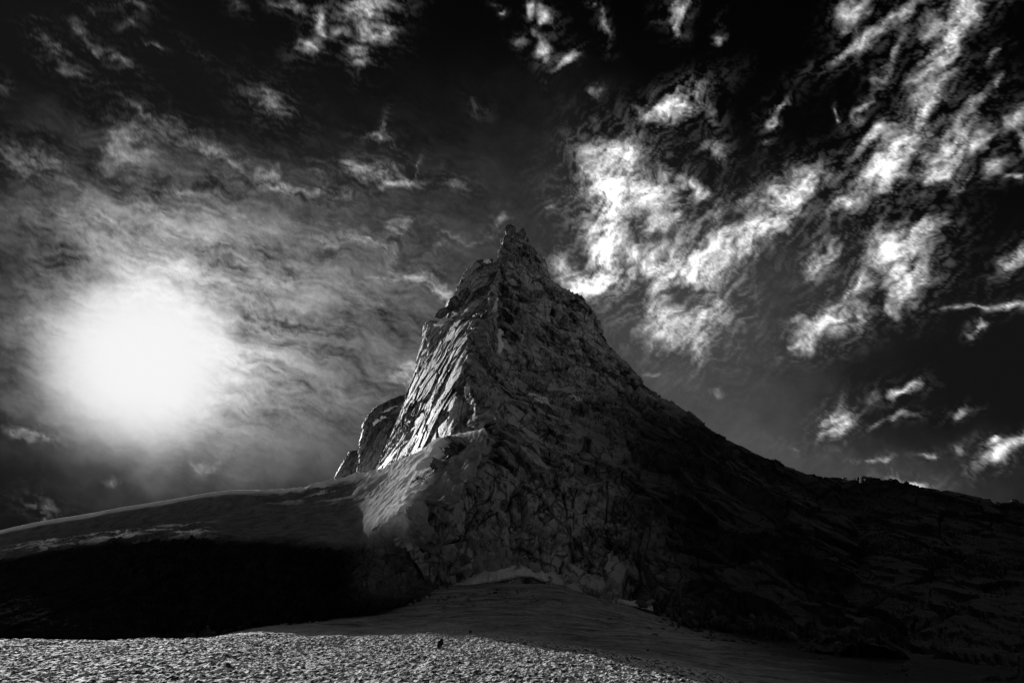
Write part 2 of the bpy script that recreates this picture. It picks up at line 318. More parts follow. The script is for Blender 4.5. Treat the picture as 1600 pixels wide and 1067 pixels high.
# ------------------------------------------------------------------ the sky: broken cloud and thin veil, each lit by the sun
def build_sky():
    az = np.concatenate((np.arange(-180, -54, 2.5), np.arange(-54, 54, .155), np.arange(54, 180, 2.5)))
    el = np.concatenate((np.arange(-4, 56, .155), np.arange(56, 90.5, 1.5)))
    A, E = np.meshgrid(np.radians(az), np.radians(el))
    D = np.stack((np.sin(A) * np.cos(E), np.cos(A) * np.cos(E), np.sin(E)), -1)
    px, py = to_px(D + np.array((0, 0, EYE))); ok = np.isfinite(px) & (np.abs(px - 800) < 2500) & (np.abs(py - 533) < 2500)
    px = np.where(ok, px, 9e3); py = np.where(ok, py, 9e3)
    gx = np.degrees(A) * 15.5; gy = -np.degrees(E) * 15.5
    n = fbm2((gx * .8 + gy * .6) / 130, (gy * .8 - gx * .6) / 52, 5, 91); n2 = fbm2(gx / 420, gy / 420, 3, 95)
    gen = .46 * sstep(.06, .7, n + .9 * n2); genv = .12 * sstep(-.1, .6, n2 + .3 * n)
    c = np.zeros_like(px); v = c.copy()
    near = (np.abs(px - 800) < 1050) & (np.abs(py - 533) < 800)
    cc, vv = cloud_fields(px[near], py[near])
    m = sstep(.0, 1., np.clip(np.maximum((np.abs(px[near] - 800) - 830) / 170, (-py[near] - 20) / 200), 0, 1))
    c[near] = cc * (1 - m) + gen[near] * m; v[near] = vv * (1 - m) + genv[near] * m
    c[~near] = gen[~near]; v[~near] = genv[~near]
    # thinner cloud on the sunward side, thickest near the peak
    c = c * np.where(near, (.56 + .44 * sstep(470, 900, px)) * (1 + .38 * np.exp(-(((px - 950) / 80) ** 2 + ((py - 360) / 150) ** 2))), 1)
    m_ = mat('sky_cloud'); b = NB(m_); p = b.pos()
    dirn = b.n('VectorMath', operation='NORMALIZE'); b.put(dirn.inputs[0], p)
    dot = b.n('VectorMath', operation='DOT_PRODUCT'); b.put(dot.inputs[0], dirn.outputs[0]); dot.inputs[1].default_value = SUN
    th = b.math('MULTIPLY', b.math('ARCCOSINE', b.math('MINIMUM', dot.outputs['Value'], 1.)), 57.29578)
    def gauss(s, pw): return b.math('EXPONENT', b.math('MULTIPLY', b.math('POWER', b.math('DIVIDE', th, s), pw), -1.))
    core = b.math('MULTIPLY', gauss(6.6, 5.), .80)
    aure = b.math('ADD', b.math('MULTIPLY', gauss(10.8, 2.), .44), b.math('MULTIPLY', gauss(19., 2.), .11))
    d = dirn.outputs[0]
    fine = b.noise(d, 120., 5, .7, .3); grain = b.noise(d, 420., 2, .7)
    cl = b.math('MULTIPLY', b.attr('cloud'), b.math('ADD', b.math('MULTIPLY', fine, .7), b.math('MULTIPLY_ADD', grain, .34, .52)))
    cl = b.math('MULTIPLY', cl, .74)
    ve = b.math('MULTIPLY', b.attr('veil'), b.math('MULTIPLY_ADD', grain, .22, .89))
    L = b.math('ADD', cl, b.math('MULTIPLY', ve, b.math('ADD', aure, .095)))
    L = b.math('ADD', b.math('MULTIPLY', L, b.math('MULTIPLY_ADD', core, -1.25, 1.)), core)
    em = b.n('Emission'); b.put(em.inputs['Strength'], L)
    tr = b.n('BsdfTransparent'); ad = b.n('AddShader'); b.put(ad.inputs[0], em.outputs[0]); b.put(ad.inputs[1], tr.outputs[0])
    o = b.n('OutputMaterial'); b.put(o.inputs['Surface'], ad.outputs[0])
    try: m_.cycles.emission_sampling = 'NONE'
    except Exception: pass
    V = D * 9000.; F = quads(len(el), len(az), True)
    tag(mesh('sky', V, F[:, ::-1], m_, smooth=True, attrs={'cloud': c, 'veil': v}), 'black sky with torn white clouds and a glowing veil round the sun', None, 'structure')
build_sky()
# ------------------------------------------------------------------ the glacier: one sheet to the horizon
def ground_z(X, Y):
    z = 9.0 * sstep(118, 196, Y) * np.exp(-((X + 4) / 54) ** 2)
    z = z - 3.6 * sstep(4, 62, X) - 5 * sstep(60, 160, X)
    z = z - 8 * sstep(-50, -98, X) * sstep(120, 136, Y)
    return z - 3. * sstep(400, 3000, np.hypot(X, Y))
def build_glacier():
    far = np.array((210, 240, 300, 420, 700, 1300, 2600, 5200, 9000.))
    xs = np.concatenate((-far[::-1] , np.arange(-170, -95, .8), np.arange(-95, 95, .24), np.arange(95, 170, .8), far))
    ys = np.concatenate((-far[::-1], np.arange(-180, 56, 12), np.arange(56, 66, 1), np.arange(66, 142, .29), np.arange(142, 150, .5), np.arange(150, 206, .8), far + 5))
    X, Y = np.meshgrid(xs, ys); z = ground_z(X, Y)
    inz = (np.abs(X) < 170) & (Y > 56) & (Y < 206); P = np.stack((X[inz], Y[inz], 0 * X[inz]), 1)
    # melt cups: ridged cells with sharp crests, fading out on the smooth apron
    wp = np.stack((fbm3(P / 1.6, 2, 5), fbm3(P / 1.6 + 9, 2, 6), 0 * P[:, 0]), 1) * .7
    F1, F2, H, V = vor3((P + wp) / np.array((1.0, .85, 1)), 3); G1, G2, H2, V2 = vor3((P + wp) / np.array((.55, .5, 1)) + 40, 4)
    cup = .23 * F1 ** 1.4 + .13 * G1 + .20 * (rnd(H, 2) - .5) + .15 * (rnd(H2, 2) - .5) + .20 * fbm3(P / .7, 3, 8)
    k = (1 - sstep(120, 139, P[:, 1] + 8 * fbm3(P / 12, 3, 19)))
    k = k * (1 - sstep(3, 13, P[:, 0] + 15 - (138 - P[:, 1]) * .774 + 5 * fbm3(P / 10, 3, 20)))  # apron turns smooth, its colour greyed along the cast-shadow edge
    roll = .5 * fbm3(P / 9, 3, 12) + 1.2 * fbm3(P / 34, 2, 13)
    z[inz] += roll * sstep(0, 30, np.minimum(170 - np.abs(P[:, 0]), P[:, 1] - 56)) + cup * k * .95 + .25 * fbm3(P / 2.5, 4, 14) * (1 - k)
    shade_dark = np.zeros_like(z); shade_dark[inz] = np.clip(sstep(142, 152, P[:, 1] + 5 * fbm3(P / 14, 3, 17)) * sstep(-22, -48, P[:, 0] + 10 * fbm3(P / 16, 3, 18)) + sstep(36, 60, P[:, 0] + 9 * fbm3(P / np.array((16, 5, 5)), 3, 23)) * sstep(84, 104, P[:, 1]), 0, 1)  # shaded ground at left and right, painted near black
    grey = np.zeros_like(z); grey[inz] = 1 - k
    m = mat('glacier_ice'); b = NB(m); p = b.pos()
    st = b.scaled(p, (.06, .30, .3))
    v = b.math('ADD', b.math('MULTIPLY', b.noise(p, 1.4, 5, .7), .5), b.math('MULTIPLY', b.noise(st, 1., 6, .68, .6), .6))
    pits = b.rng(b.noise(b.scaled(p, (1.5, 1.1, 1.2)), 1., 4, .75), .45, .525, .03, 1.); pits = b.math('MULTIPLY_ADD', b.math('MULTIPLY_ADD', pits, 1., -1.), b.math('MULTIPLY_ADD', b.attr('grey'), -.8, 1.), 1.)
    rough_ice = b.math('MULTIPLY', b.rng(v, .36, .58, .6, .98), pits)
    shade_snow = b.rng(b.math('ADD', b.math('MULTIPLY', b.noise(b.scaled(p, (.10, .34, .3)), 1., 7, .72, .8), .8), b.math('MULTIPLY', b.noise(p, 1.1, 4, .7), .25)), .40, .66, .08, .55)  # apron snow, with part of its shade put into the darker colour
    mo = b.n('Mix', data_type='FLOAT'); b.put(mo.inputs['Factor'], b.attr('grey')); b.put(mo.inputs['A'], rough_ice); b.put(mo.inputs['B'], shade_snow); ice = mo.outputs[0]
    mix = b.n('Mix', data_type='FLOAT'); b.put(mix.inputs['Factor'], b.attr('shade_dark')); b.put(mix.inputs['A'], ice); b.put(mix.inputs['B'], b.math('MULTIPLY', v, .03))
    b.surf(mix.outputs[0], .7, b.bump(b.noise(p, 3., 5, .75), .9, .45), .25)
    return tag(mesh('glacier', np.stack((X, Y, z), -1), quads(len(ys), len(xs)), m, smooth=False, attrs={'shade_dark': shade_dark, 'grey': grey}), 'rough sunlit glacier ice with melt cups, shaded towards the mountain foot', None, 'structure')
build_glacier()
# ------------------------------------------------------------------ the mountain: closed loops of points seen in the photo
def loops(T, back):
    out = []
    for k, row in enumerate(T):
        P = [at(*q) for q in row]; L, Rr = P[0], P[-1]; bk = back(k)
        zb = min(L[2], Rr[2]) 
        out.append([np.array((L[0] + .25 * (Rr[0] - L[0]), max(L[1], Rr[1]) + bk, zb))] + P + [np.array((L[0] + .75 * (Rr[0] - L[0]), max(L[1], Rr[1]) + bk, zb))])
    return np.array(out)
PEAK = [
 [(685,940,186),(748,930,188),(870,948,182),(1080,998,158),(1390,1035,128)],
 [(642,880,180),(745,862,192),(870,872,196),(1080,920,182),(1370,960,180)],
 [(628,825,178),(735,805,196),(870,815,206),(1080,860,196),(1350,890,220)],
 [(698,752,179),(745,745,200),(870,757,219),(1080,790,215),(1325,815,250)],
 [(736,702,184),(776,692,214),(870,695,236),(1050,720,238),(1235,768,286)],
 [(750,664,200),(782,648,232),(860,640,256),(1000,655,262),(1140,703,292)],
 [(734,620,224),(782,612,248),(855,606,268),(970,618,278),(1075,652,302)],
 [(730,590,240),(778,580,262),(845,573,280),(940,580,292),(1015,608,312)],
 [(738,545,256),(778,535,278),(835,530,296),(905,535,309),(976,568,324)],
 [(750,515,272),(780,510,290),(832,503,306),(890,510,318),(944,532,330)],
 [(758,495,286),(782,488,300),(830,480,314),(882,482,326),(938,502,338)],
 [(765,475,299),(784,468,311),(828,460,323),(868,460,333),(918,478,345)],
 [(769,460,308),(786,450,321),(824,442,332),(856,444,341),(884,460,350)],
 [(776,435,325),(790,425,335),(820,415,345),(842,416,352),(862,438,360)],
 [(781,405,345),(793,396,352),(812,388,358),(828,390,364),(846,405,372)],
 [(785,382,360),(795,376,365),(808,372,368),(816,374,372),(829,386,378)],
 [(790,370,370),(796,368,372),(805,368,374),(812,368,376),(818,374,380)],
]
def left_weight(P):
    px, py = to_px(P); edge = np.interp(py, (360, 450, 545, 600, 700, 760, 950), (770, 768, 742, 735, 700, 640, 600))
    return sstep(edge + 30, edge - 10, np.nan_to_num(px, nan=800))
def face_zones(P):
    px, py = to_px(P); j = 26 * fbm3(P / 22, 3, 900); wl = left_weight(P)
    lower = sstep(730, 765, py + j) * sstep(1010, 960, px + j); top = sstep(610, 570, py + j + .25 * (px - 800)); rest = 1 - wl
    return [(wl, STRIKE_L, RIBS), (rest * top, STRIKE_T, BEDS), (rest * (1 - top) * lower, STRIKE_V, BLOCKS), (rest * (1 - top) * (1 - lower), STRIKE_R, FLAKES)]
def build_peak():
    L = loops(PEAK, lambda k: 10 + 9 * (len(PEAK) - 1 - k))
    cnt = [60, 150, 200, 220, 200, 60, 36]
    a = np.concatenate([crs(L[k], cnt, True)[None] for k in range(len(L))])
    yy = [r[2][1] for r in PEAK]
    G = crs(a, [max(14, int(abs(yy[k] - yy[k + 1]) * 1.02)) for k in range(len(yy) - 1)], False)
    c = G[-1].mean(0)
    cap = np.array([c + (G[-1] - c) * f + (0, 0, 1.6 * (1 - f)) for f in (.6, .25, .02)])
    G = np.concatenate((G, cap))
    def amt(P):
        z = P[:, 2]; return .72 + .28 * (1 - sstep(190, 262, z)) 
    P, tone = rock(G, True, 0, amt, face_zones)
    q = P.reshape(-1, 3); px, py = to_px(q)
    flank_shade = sstep(850, 1080, px + 60 * fbm3(q / 18, 4, 910) + .35 * np.clip(py - 800, -400, 400) * -1) * sstep(560, 680, py)  # light falling off across the right flank, painted into the rock colour
    o = mesh('mountain', P, quads(P.shape[0], P.shape[1], True), M_ROCK, attrs={'tone': tone, 'flank_shade': np.nan_to_num(flank_shade)})
    tag(o, 'tall pointed granite peak with a blocky twin summit and cracked dark face', None, 'structure')
    return o, P
TOWER = [
 [(575,780,307),(620,780,245),(670,780,205),(740,780,217)],
 [(592,728,312),(637,724,257),(692,718,211),(750,715,224)],
 [(618,670,322),(657,667,267),(707,664,215),(760,660,240)],
 [(640,612,332),(673,606,280),(720,602,230),(770,600,258)],
 [(654,560,344),(689,556,298),(732,550,247),(775,545,282)],
 [(661,521,356),(697,515,313),(745,512,267),(780,510,298)],
 [(668,508,359),(704,503,318),(747,500,276),(782,497,304)],
 [(694,503,368),(716,494,336),(753,489,298),(785,488,318)],
 [(708,470,352),(729,464,344),(763,462,329),(786,460,337)],
 [(716,447,358),(736,440,352),(769,438,343),(787,436,350)],
 [(735,417,371),(750,412,368),(775,413,362),(788,410,366)],
 [(747,408,382),(756,406,377),(775,408,363),(788,407,368)],
]
def build_shoulder(parent):
    L = loops(TOWER, lambda k: 14 + 3 * (11 - k))
    a = np.concatenate([crs(L[k], [60, 150, 150, 90, 40, 30], True)[None] for k in range(len(L))])
    G = crs(a, [26, 46, 46, 44, 36, 14, 14, 26, 22, 26, 12], False)
    c = G[-1].mean(0); G = np.concatenate((G, np.array([c + (G[-1] - c) * f for f in (.6, .25, .02)])))
    P, tone = rock(G, True, 300, .42, lambda P: [(np.ones(len(P), np.float32), STRIKE_L, RIBS)])
    return mesh('buttress', P, quads(P.shape[0], P.shape[1], True), M_WALL, parent, attrs={'tone': tone}), P
mountain, PEAK_P = build_peak()
shoulder, SHOULDER_P = build_shoulder(mountain)
# ------------------------------------------------------------------ the snow-crested ridge on the left
RIDGE = [  # crest, rounded lip, foot of the steep lip, bench, bench edge, black slope, foot
 [(-520,955,250),(-520,959,242),(-520,975,236),(-520,985,216),(-520,995,200),(-520,1030,175),(-520,1060,150)],
 [(-200,885,250),(-200,888,242),(-200,908,232),(-200,920,208),(-200,930,196),(-200,975,165),(-200,1010,140)],
 [(0,830,250),(0,833,242),(0,852,230),(0,863,206),(0,874,194),(0,925,165),(0,985,138)],
 [(130,805,250),(130,808,242),(130,830,229),(130,840,206),(130,852,194),(130,915,165),(130,985,138)],
 [(250,785,250),(250,788,242),(250,814,229),(250,829,206),(250,842,193),(250,910,163),(250,983,139)],
 [(350,769,252),(350,772,243),(350,805,226),(350,828,204),(350,842,190),(350,910,163),(350,981,140)],
 [(455,765,258),(455,769,248),(455,800,226),(455,826,204),(455,848,186),(455,910,166),(455,975,142)],
 [(502,755,262),(502,760,252),(498,795,224),(494,826,202),(490,850,184),(490,910,168),(490,970,146)],
 [(545,744,262),(543,751,256),(530,790,222),(522,826,200),(520,855,184),(525,910,172),(530,962,152)],
 [(600,731,240),(594,745,234),(570,790,212),(560,828,194),(565,862,178),(580,905,166),(598,950,153)],
 [(650,707,221),(640,725,217),(610,785,199),(596,828,191),(606,864,178),(625,900,171),(648,940,163)],
 [(692,682,211),(682,700,208),(650,760,196),(630,822,193),(640,862,182),(662,900,178),(688,935,173)],
 [(745,664,204),(735,690,200),(700,760,200),(680,820,198),(690,862,195),(700,900,192),(710,935,184)],
]
RAMP_N = np.array((-.68, -.40, .615)); RAMP_P = at(650, 740, 188.) + RAMP_N * 1.6
def ramp_point(px, py):
    d = at(px, py, 1.) - (0, 0, EYE); return np.array((0, 0, EYE)) + d * (RAMP_N @ (RAMP_P - (0, 0, EYE)) / (RAMP_N @ d))
def build_ridge():
    C = np.array([[at(*q) for q in row] for row in RIDGE])
    for c, q in ((9, ((598,731),(592,745))), (10, ((650,707),(640,725),(612,785),(590,822))), (11, ((692,682),(682,700),(648,762),(625,805))), (12, ((754,664),(744,690),(708,745),(668,790)))):
        for r, (x, y) in enumerate(q): C[c, r] = ramp_point(x, y)
    for r, (x, y) in ((2, (568, 790)), (3, (552, 828))): C[9, r] = .45 * ramp_point(x, y) + .55 * C[9, r]
    C[12, :, 1] += 5
    C[:8] = (C[:8] - (0, 0, EYE)) * .975 + (0, 0, EYE); C[8] = (C[8] - (0, 0, EYE)) * .985 + (0, 0, EYE)
    C[10:, 2, 1] += 1.2; C[9:, 3, 1] += 1.4
    b1 = C[:, :1] + np.array((-14, 36, -5.)); b2 = C[:, :1] + np.array((-40, 110, -45.)); b2[..., 2] = np.minimum(b2[..., 2], -2)
    C = np.concatenate((b2, b1, C), 1)
    G = crs(C, [18, 18, 60, 80, 70, 70, 60, 60, 64, 72, 80, 50], False)
    G = crs(G.transpose(1, 0, 2), [8, 14, 14, 34, 44, 26, 60, 34], False)
    m, n, _ = G.shape
    sm = G.copy(); ker = np.exp(-.5 * (np.arange(-18, 19) / 8.) ** 2); ker /= ker.sum()
    for ax in (0, 1, 1, 1, 0):
        pad = [(0, 0)] * 3; pad[ax] = (18, 18); z = np.pad(sm, pad, mode='reflect', reflect_type='odd')
        sm = sum(w_ * np.take(z, np.arange(k_, k_ + sm.shape[ax]), ax) for k_, w_ in enumerate(ker))
    gx, gy = to_px(G); wsm = (sstep(500, 570, gx) * sstep(36, 58, np.arange(m))[:, None])[..., None]; wsm = np.nan_to_num(wsm)
    G = G * (1 - wsm) + sm * wsm
    P = G.reshape(-1, 3); px, py = to_px(P); px = np.nan_to_num(px, nan=-900); py = np.nan_to_num(py, nan=0)
    N = -normals(G, False).reshape(-1, 3); N = np.where(N[:, 2:] < 0, -N, N)
    row = np.repeat(np.arange(m), n)
    # the ramp under the rock face is furrowed down its fall line, the lower slope is broken rock
    jj = 30 * fbm3(P / 9, 4, 69)
    ramp = sstep(540, 640, px + jj) * sstep(850, 800, py + jj)
    rockiness = np.clip(sstep(126, 150, row + 8 * fbm3(P / 14, 3, 60)), 0, 1)
    fall = ramp_point(595, 800) - ramp_point(733, 674); fall /= np.linalg.norm(fall); side = np.cross(fall, RAMP_N); side /= np.linalg.norm(side); up = RAMP_N
    q = np.stack((P @ fall / 24, P @ side / 2.3, P @ up / 8), 1); q2 = np.stack((P @ fall / 12, P @ side / .7, P @ up / 6), 1)
    flute = fbm3(q, 3, 61) * .55 + fbm3(q2, 2, 62) * .10 + 1.5 * fbm3(P / 9, 4, 68)
    d = .45 * fbm3(P / 20, 4, 63) + .12 * fbm3(P / 3.5, 4, 64) + flute * ramp * 1.15
    col = np.tile(np.arange(n), m); rim = sstep(n - 62, n - 4, col + 16 * fbm3(P / 5, 3, 75)) * sstep(20, 34, row)
    d -= rim * (2.6 + 4.5 * np.clip(fbm3(P / 5, 4, 76) + .2, 0, 1))
    st, tone = strata((P + .6 * fbm3(P / 6, 2, 65)[:, None]) @ STRIKE_V, BLOCKS[2:5], 66)
    bench = sstep(75, 96, row) * sstep(150, 128, row) * sstep(360, 300, px)
    d += st * (.75 * rockiness * (.2 + .8 * sstep(60, 330, px)) + .35 * bench) + bench * (.7 * fbm3(P / np.array((9, 5, 5)), 4, 67))
    d *= sstep(0, 30, row) * .85 + .15
    d += sstep(370, 460, px) * sstep(640, 580, px) * sstep(8, 20, row) * sstep(75, 45, row) * 2.2 * fbm3(P / 6, 4, 77)
    P = P + N * d[:, None]
    d_edge = rim
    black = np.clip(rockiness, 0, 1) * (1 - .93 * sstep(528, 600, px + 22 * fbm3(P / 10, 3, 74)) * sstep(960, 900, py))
    lit_snow = np.maximum(np.maximum(1 - sstep(33, 43, row + 5 * fbm3(P / 9, 3, 71)), ramp), sstep(.0, .22, fbm3(P / np.array((12, 5, 6)), 4, 72)) * bench)  # pale snow only on the sunlit crest, ramp and bench; shade elsewhere painted grey
    lit_snow = np.maximum(lit_snow, .8 * sstep(.12, .3, fbm3(P / np.array((18, 4, 5)), 4, 73)) * sstep(300, 420, px) * sstep(800, 770, py))
    lit_snow = lit_snow * (1 - .92 * sstep(.05, .5, rim))
    mm = mat('ridge_snow_and_rock'); b = NB(mm); p = b.pos()
    v = b.math('ADD', b.math('MULTIPLY', b.noise(p, .25, 5, .65, .5), .6), b.math('MULTIPLY', b.noise(p, 1.7, 5, .7), .45))
    ms = b.n('Mix', data_type='FLOAT'); b.put(ms.inputs['Factor'], b.attr('lit_snow')); b.put(ms.inputs['A'], b.rng(v, .36, .72, .06, .24)); b.put(ms.inputs['B'], b.rng(v, .36, .66, .66, .93))
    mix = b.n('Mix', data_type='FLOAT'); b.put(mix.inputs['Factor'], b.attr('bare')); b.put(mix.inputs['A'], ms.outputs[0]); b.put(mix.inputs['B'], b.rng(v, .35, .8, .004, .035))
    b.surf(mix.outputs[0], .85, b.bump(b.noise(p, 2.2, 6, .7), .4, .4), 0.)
    return tag(mesh('snow_ridge', P, quads(m, n)[:, ::-1], mm, smooth=False, attrs={'bare': black, 'lit_snow': lit_snow}), 'low dark ridge left of the peak with a bright snow crest', None, 'structure'), P.reshape(m, n, 3)
ridge, RIDGE_P = build_ridge()
# ------------------------------------------------------------------ the black ridge on the right
def build_hill():
    T = [[(1120,690,305),(1130,740,285),(1140,800,262),(1150,860,235),(1160,930,200),(1170,1010,168)],
         [(1192,719,292),(1200,760,272),(1215,820,245),(1230,885,218),(1245,950,184),(1260,1020,150)],
         [(1240,735,286),(1250,770,268),(1265,830,240),(1290,900,210),(1310,965,175),(1330,1035,138)],
         [(1310,746,280),(1320,780,262),(1335,840,232),(1360,905,200),(1385,975,165),(1405,1045,125)],
         [(1352,744,275),(1360,780,256),(1378,840,226),(1405,908,194),(1435,985,156),(1455,1055,116)],
         [(1400,752,270),(1410,790,250),(1430,850,220),(1460,918,186),(1490,995,148),(1510,1066,106)],
         [(1450,764,262),(1462,800,244),(1485,860,212),(1515,930,178),(1545,1010,140),(1570,1080,98)],
         [(1510,778,255),(1522,815,236),(1545,875,204),(1580,945,170),(1610,1030,130),(1640,1105,90)],
         [(1550,786,250),(1570,825,230),(1600,885,198),(1640,960,160),(1680,1050,120),(1710,1130,84)],
         [(1610,783,245),(1640,830,222),(1680,900,188),(1730,985,150),(1780,1080,110),(1810,1160,80)],
         [(1800,830,230),(1840,890,205),(1900,970,172),(1960,1060,136),(2020,1150,102),(2050,1220,76)],
         [(2300,1000,215),(2340,1050,190),(2380,1110,160),(2420,1190,130),(2460,1270,100),(2480,1340,76)]]
    C = np.array([[at(*q) for q in r] for r in T])
    b1 = C[:, :1] + np.array((8, 30, -8.)); b2 = C[:, :1] + np.array((16, 100, -75.)); b2[..., 2] = np.minimum(b2[..., 2], -4)
    C = np.concatenate((b2, b1, C), 1)
    G = crs(C, [30, 30, 40, 30, 30, 34, 40, 30, 36, 40, 30], False); G = crs(G.transpose(1, 0, 2), [8, 20, 34, 34, 34, 34, 34], False)
    P, tone = rock(G[:, ::-1], False, 500, .5)
    # stones along the skyline
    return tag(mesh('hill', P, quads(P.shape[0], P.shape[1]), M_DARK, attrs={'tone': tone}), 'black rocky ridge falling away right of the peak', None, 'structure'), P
hill, HILL_P = build_hill()
# ------------------------------------------------------------------ rock towers behind the left wall
def build_tower(T, back, cnt, rows, seed, label, amt):
    L = loops(T, lambda k: back); k = len(T[0])
    a = np.concatenate([crs(L[i], cnt, True)[None] for i in range(len(L))]); G = crs(a, rows, False)
    c = G[-1].mean(0); G = np.concatenate((G, np.array([c + (G[-1] - c) * f for f in (.6, .25, .02)])))
    P, tone = rock(G, True, seed, amt, lambda P: [(np.ones(len(P), np.float32), STRIKE_L, RIBS)])
    return tag(mesh('rock_tower', P, quads(P.shape[0], P.shape[1], True), M_FAR, attrs={'tone': tone}), label, 'rock tower'), P
T1 = [[(552,765,385),(575,765,374),(610,765,370),(645,765,380)], [(559,735,390),(580,735,378),(612,733,375),(645,730,384)],
      [(563,690,395),(585,690,382),(615,688,379),(650,685,390)], [(565,664,398),(588,661,386),(618,656,384),(653,650,392)],
      [(577,647,402),(596,642,392),(622,637,390),(655,632,396)], [(588,634,406),(606,629,400),(628,622,398),(660,614,402)],
      [(612,622,410),(630,617,408),(642,614,408),(662,608,410)]]
tower_big, TOWER_P = build_tower(T1, 22, [30, 40, 50, 50, 14, 16], [22, 30, 22, 18, 16, 14], 700, 'grey flat-topped rock tower with snow streaks behind the lit left wall', .42)
T2 = [[(512,770,440),(532,770,430),(560,770,428),(585,770,436)], [(523,746,444),(540,745,434),(562,743,432),(588,742,440)],
      [(536,720,448),(549,718,440),(566,717,438),(590,716,444)], [(545,705,452),(554,704,447),(568,704,446),(590,706,450)]]
tower_small, TOWER2_P = build_tower(T2, 18, [20, 28, 28, 24, 10, 12], [18, 20, 14], 760, 'small dark rock tower low on the skyline, leftmost of the mountain', .3)
# ------------------------------------------------------------------ loose and perched stones
def stone_mesh(r, seed, sub=3, cuts=12):
    g = np.random.default_rng(seed); import bmesh
    bm = bmesh.new(); bmesh.ops.create_icosphere(bm, subdivisions=sub, radius=1.0)
    V = np.array([v.co for v in bm.verts]); F = np.array([[v.index for v in f.verts] for f in bm.faces]); bm.free()
    n = g.normal(size=(cuts, 3)); n /= np.linalg.norm(n, axis=1, keepdims=True); d = g.uniform(.42, .95, cuts)
    q = V @ n.T; t = np.where(q > .05, d / np.maximum(q, .05), 9).min(1); V = V * np.minimum(t, 1.25)[:, None]
    V = V * (1 + .16 * fbm3((V * 1.7 + seed).astype(np.float32), 3, 3)[:, None])
    return V * np.array(r), F
def stone(name, c, r, seed, m, parent=None, rot=(0, 0, 0), sub=3):
    V, F = stone_mesh(r, seed, sub)
    from mathutils import Euler
    V = V @ np.array(Euler(rot).to_matrix()).T
    o = mesh(name, V, F, m, parent, attrs={'tone': np.full(len(V), .2), 'flank_shade': np.zeros(len(V))}); o.location = c; return o
stone('summit_block', at(797, 366, 374), (5.4, 4.5, 7.0), 11, M_ROCK, mountain, (0, .12, .3))
stone('summit_block', at(816, 369, 377), (3.4, 3.0, 5.4), 12, M_ROCK, mountain, (0, -.1, .9))
stone('summit_block', at(806, 372, 376), (4.6, 3.6, 3.2), 13, M_ROCK, mountain, (0, .2, 1.3))
stone('summit_block', at(786, 377, 371), (2.2, 2.2, 3.6), 14, M_ROCK, mountain, (0, .3, 2.3))
stone('summit_block', at(824, 378, 379), (2.2, 2.6, 3.2), 15, M_ROCK, mountain, (0, -.4, .3))
tag(stone('boulder', at(752, 408, 367), (3.4, 2.2, 2.0), 21, M_ROCK, None, (.1, .15, .2)), 'wide dark boulder perched on the flat shoulder left of the summit', 'boulder', group='boulders perched on the skyline')
tag(stone('boulder', at(768, 407, 360), (1.7, 1.5, 1.5), 22, M_ROCK, None, (.4, .1, 1.2)), 'small round boulder perched on the shoulder, between the wide boulder and the spire', 'boulder', group='boulders perched on the skyline')
tag(stone('boulder', at(705, 478, 346), (5.4, 5.5, 6.6), 23, M_ROCK, None, (.1, -.5, .4), 4), 'big dark rock jutting left above the snow ledge', 'boulder', group='boulders perched on the skyline')
tag(stone('boulder', at(692, 491, 344), (6.2, 4.0, 3.0), 31, M_ROCK, None, (.1, -.75, .1), 4), 'pointed rock wedged under the big jutting rock, tip over the snow ledge', 'boulder', group='boulders perched on the skyline')
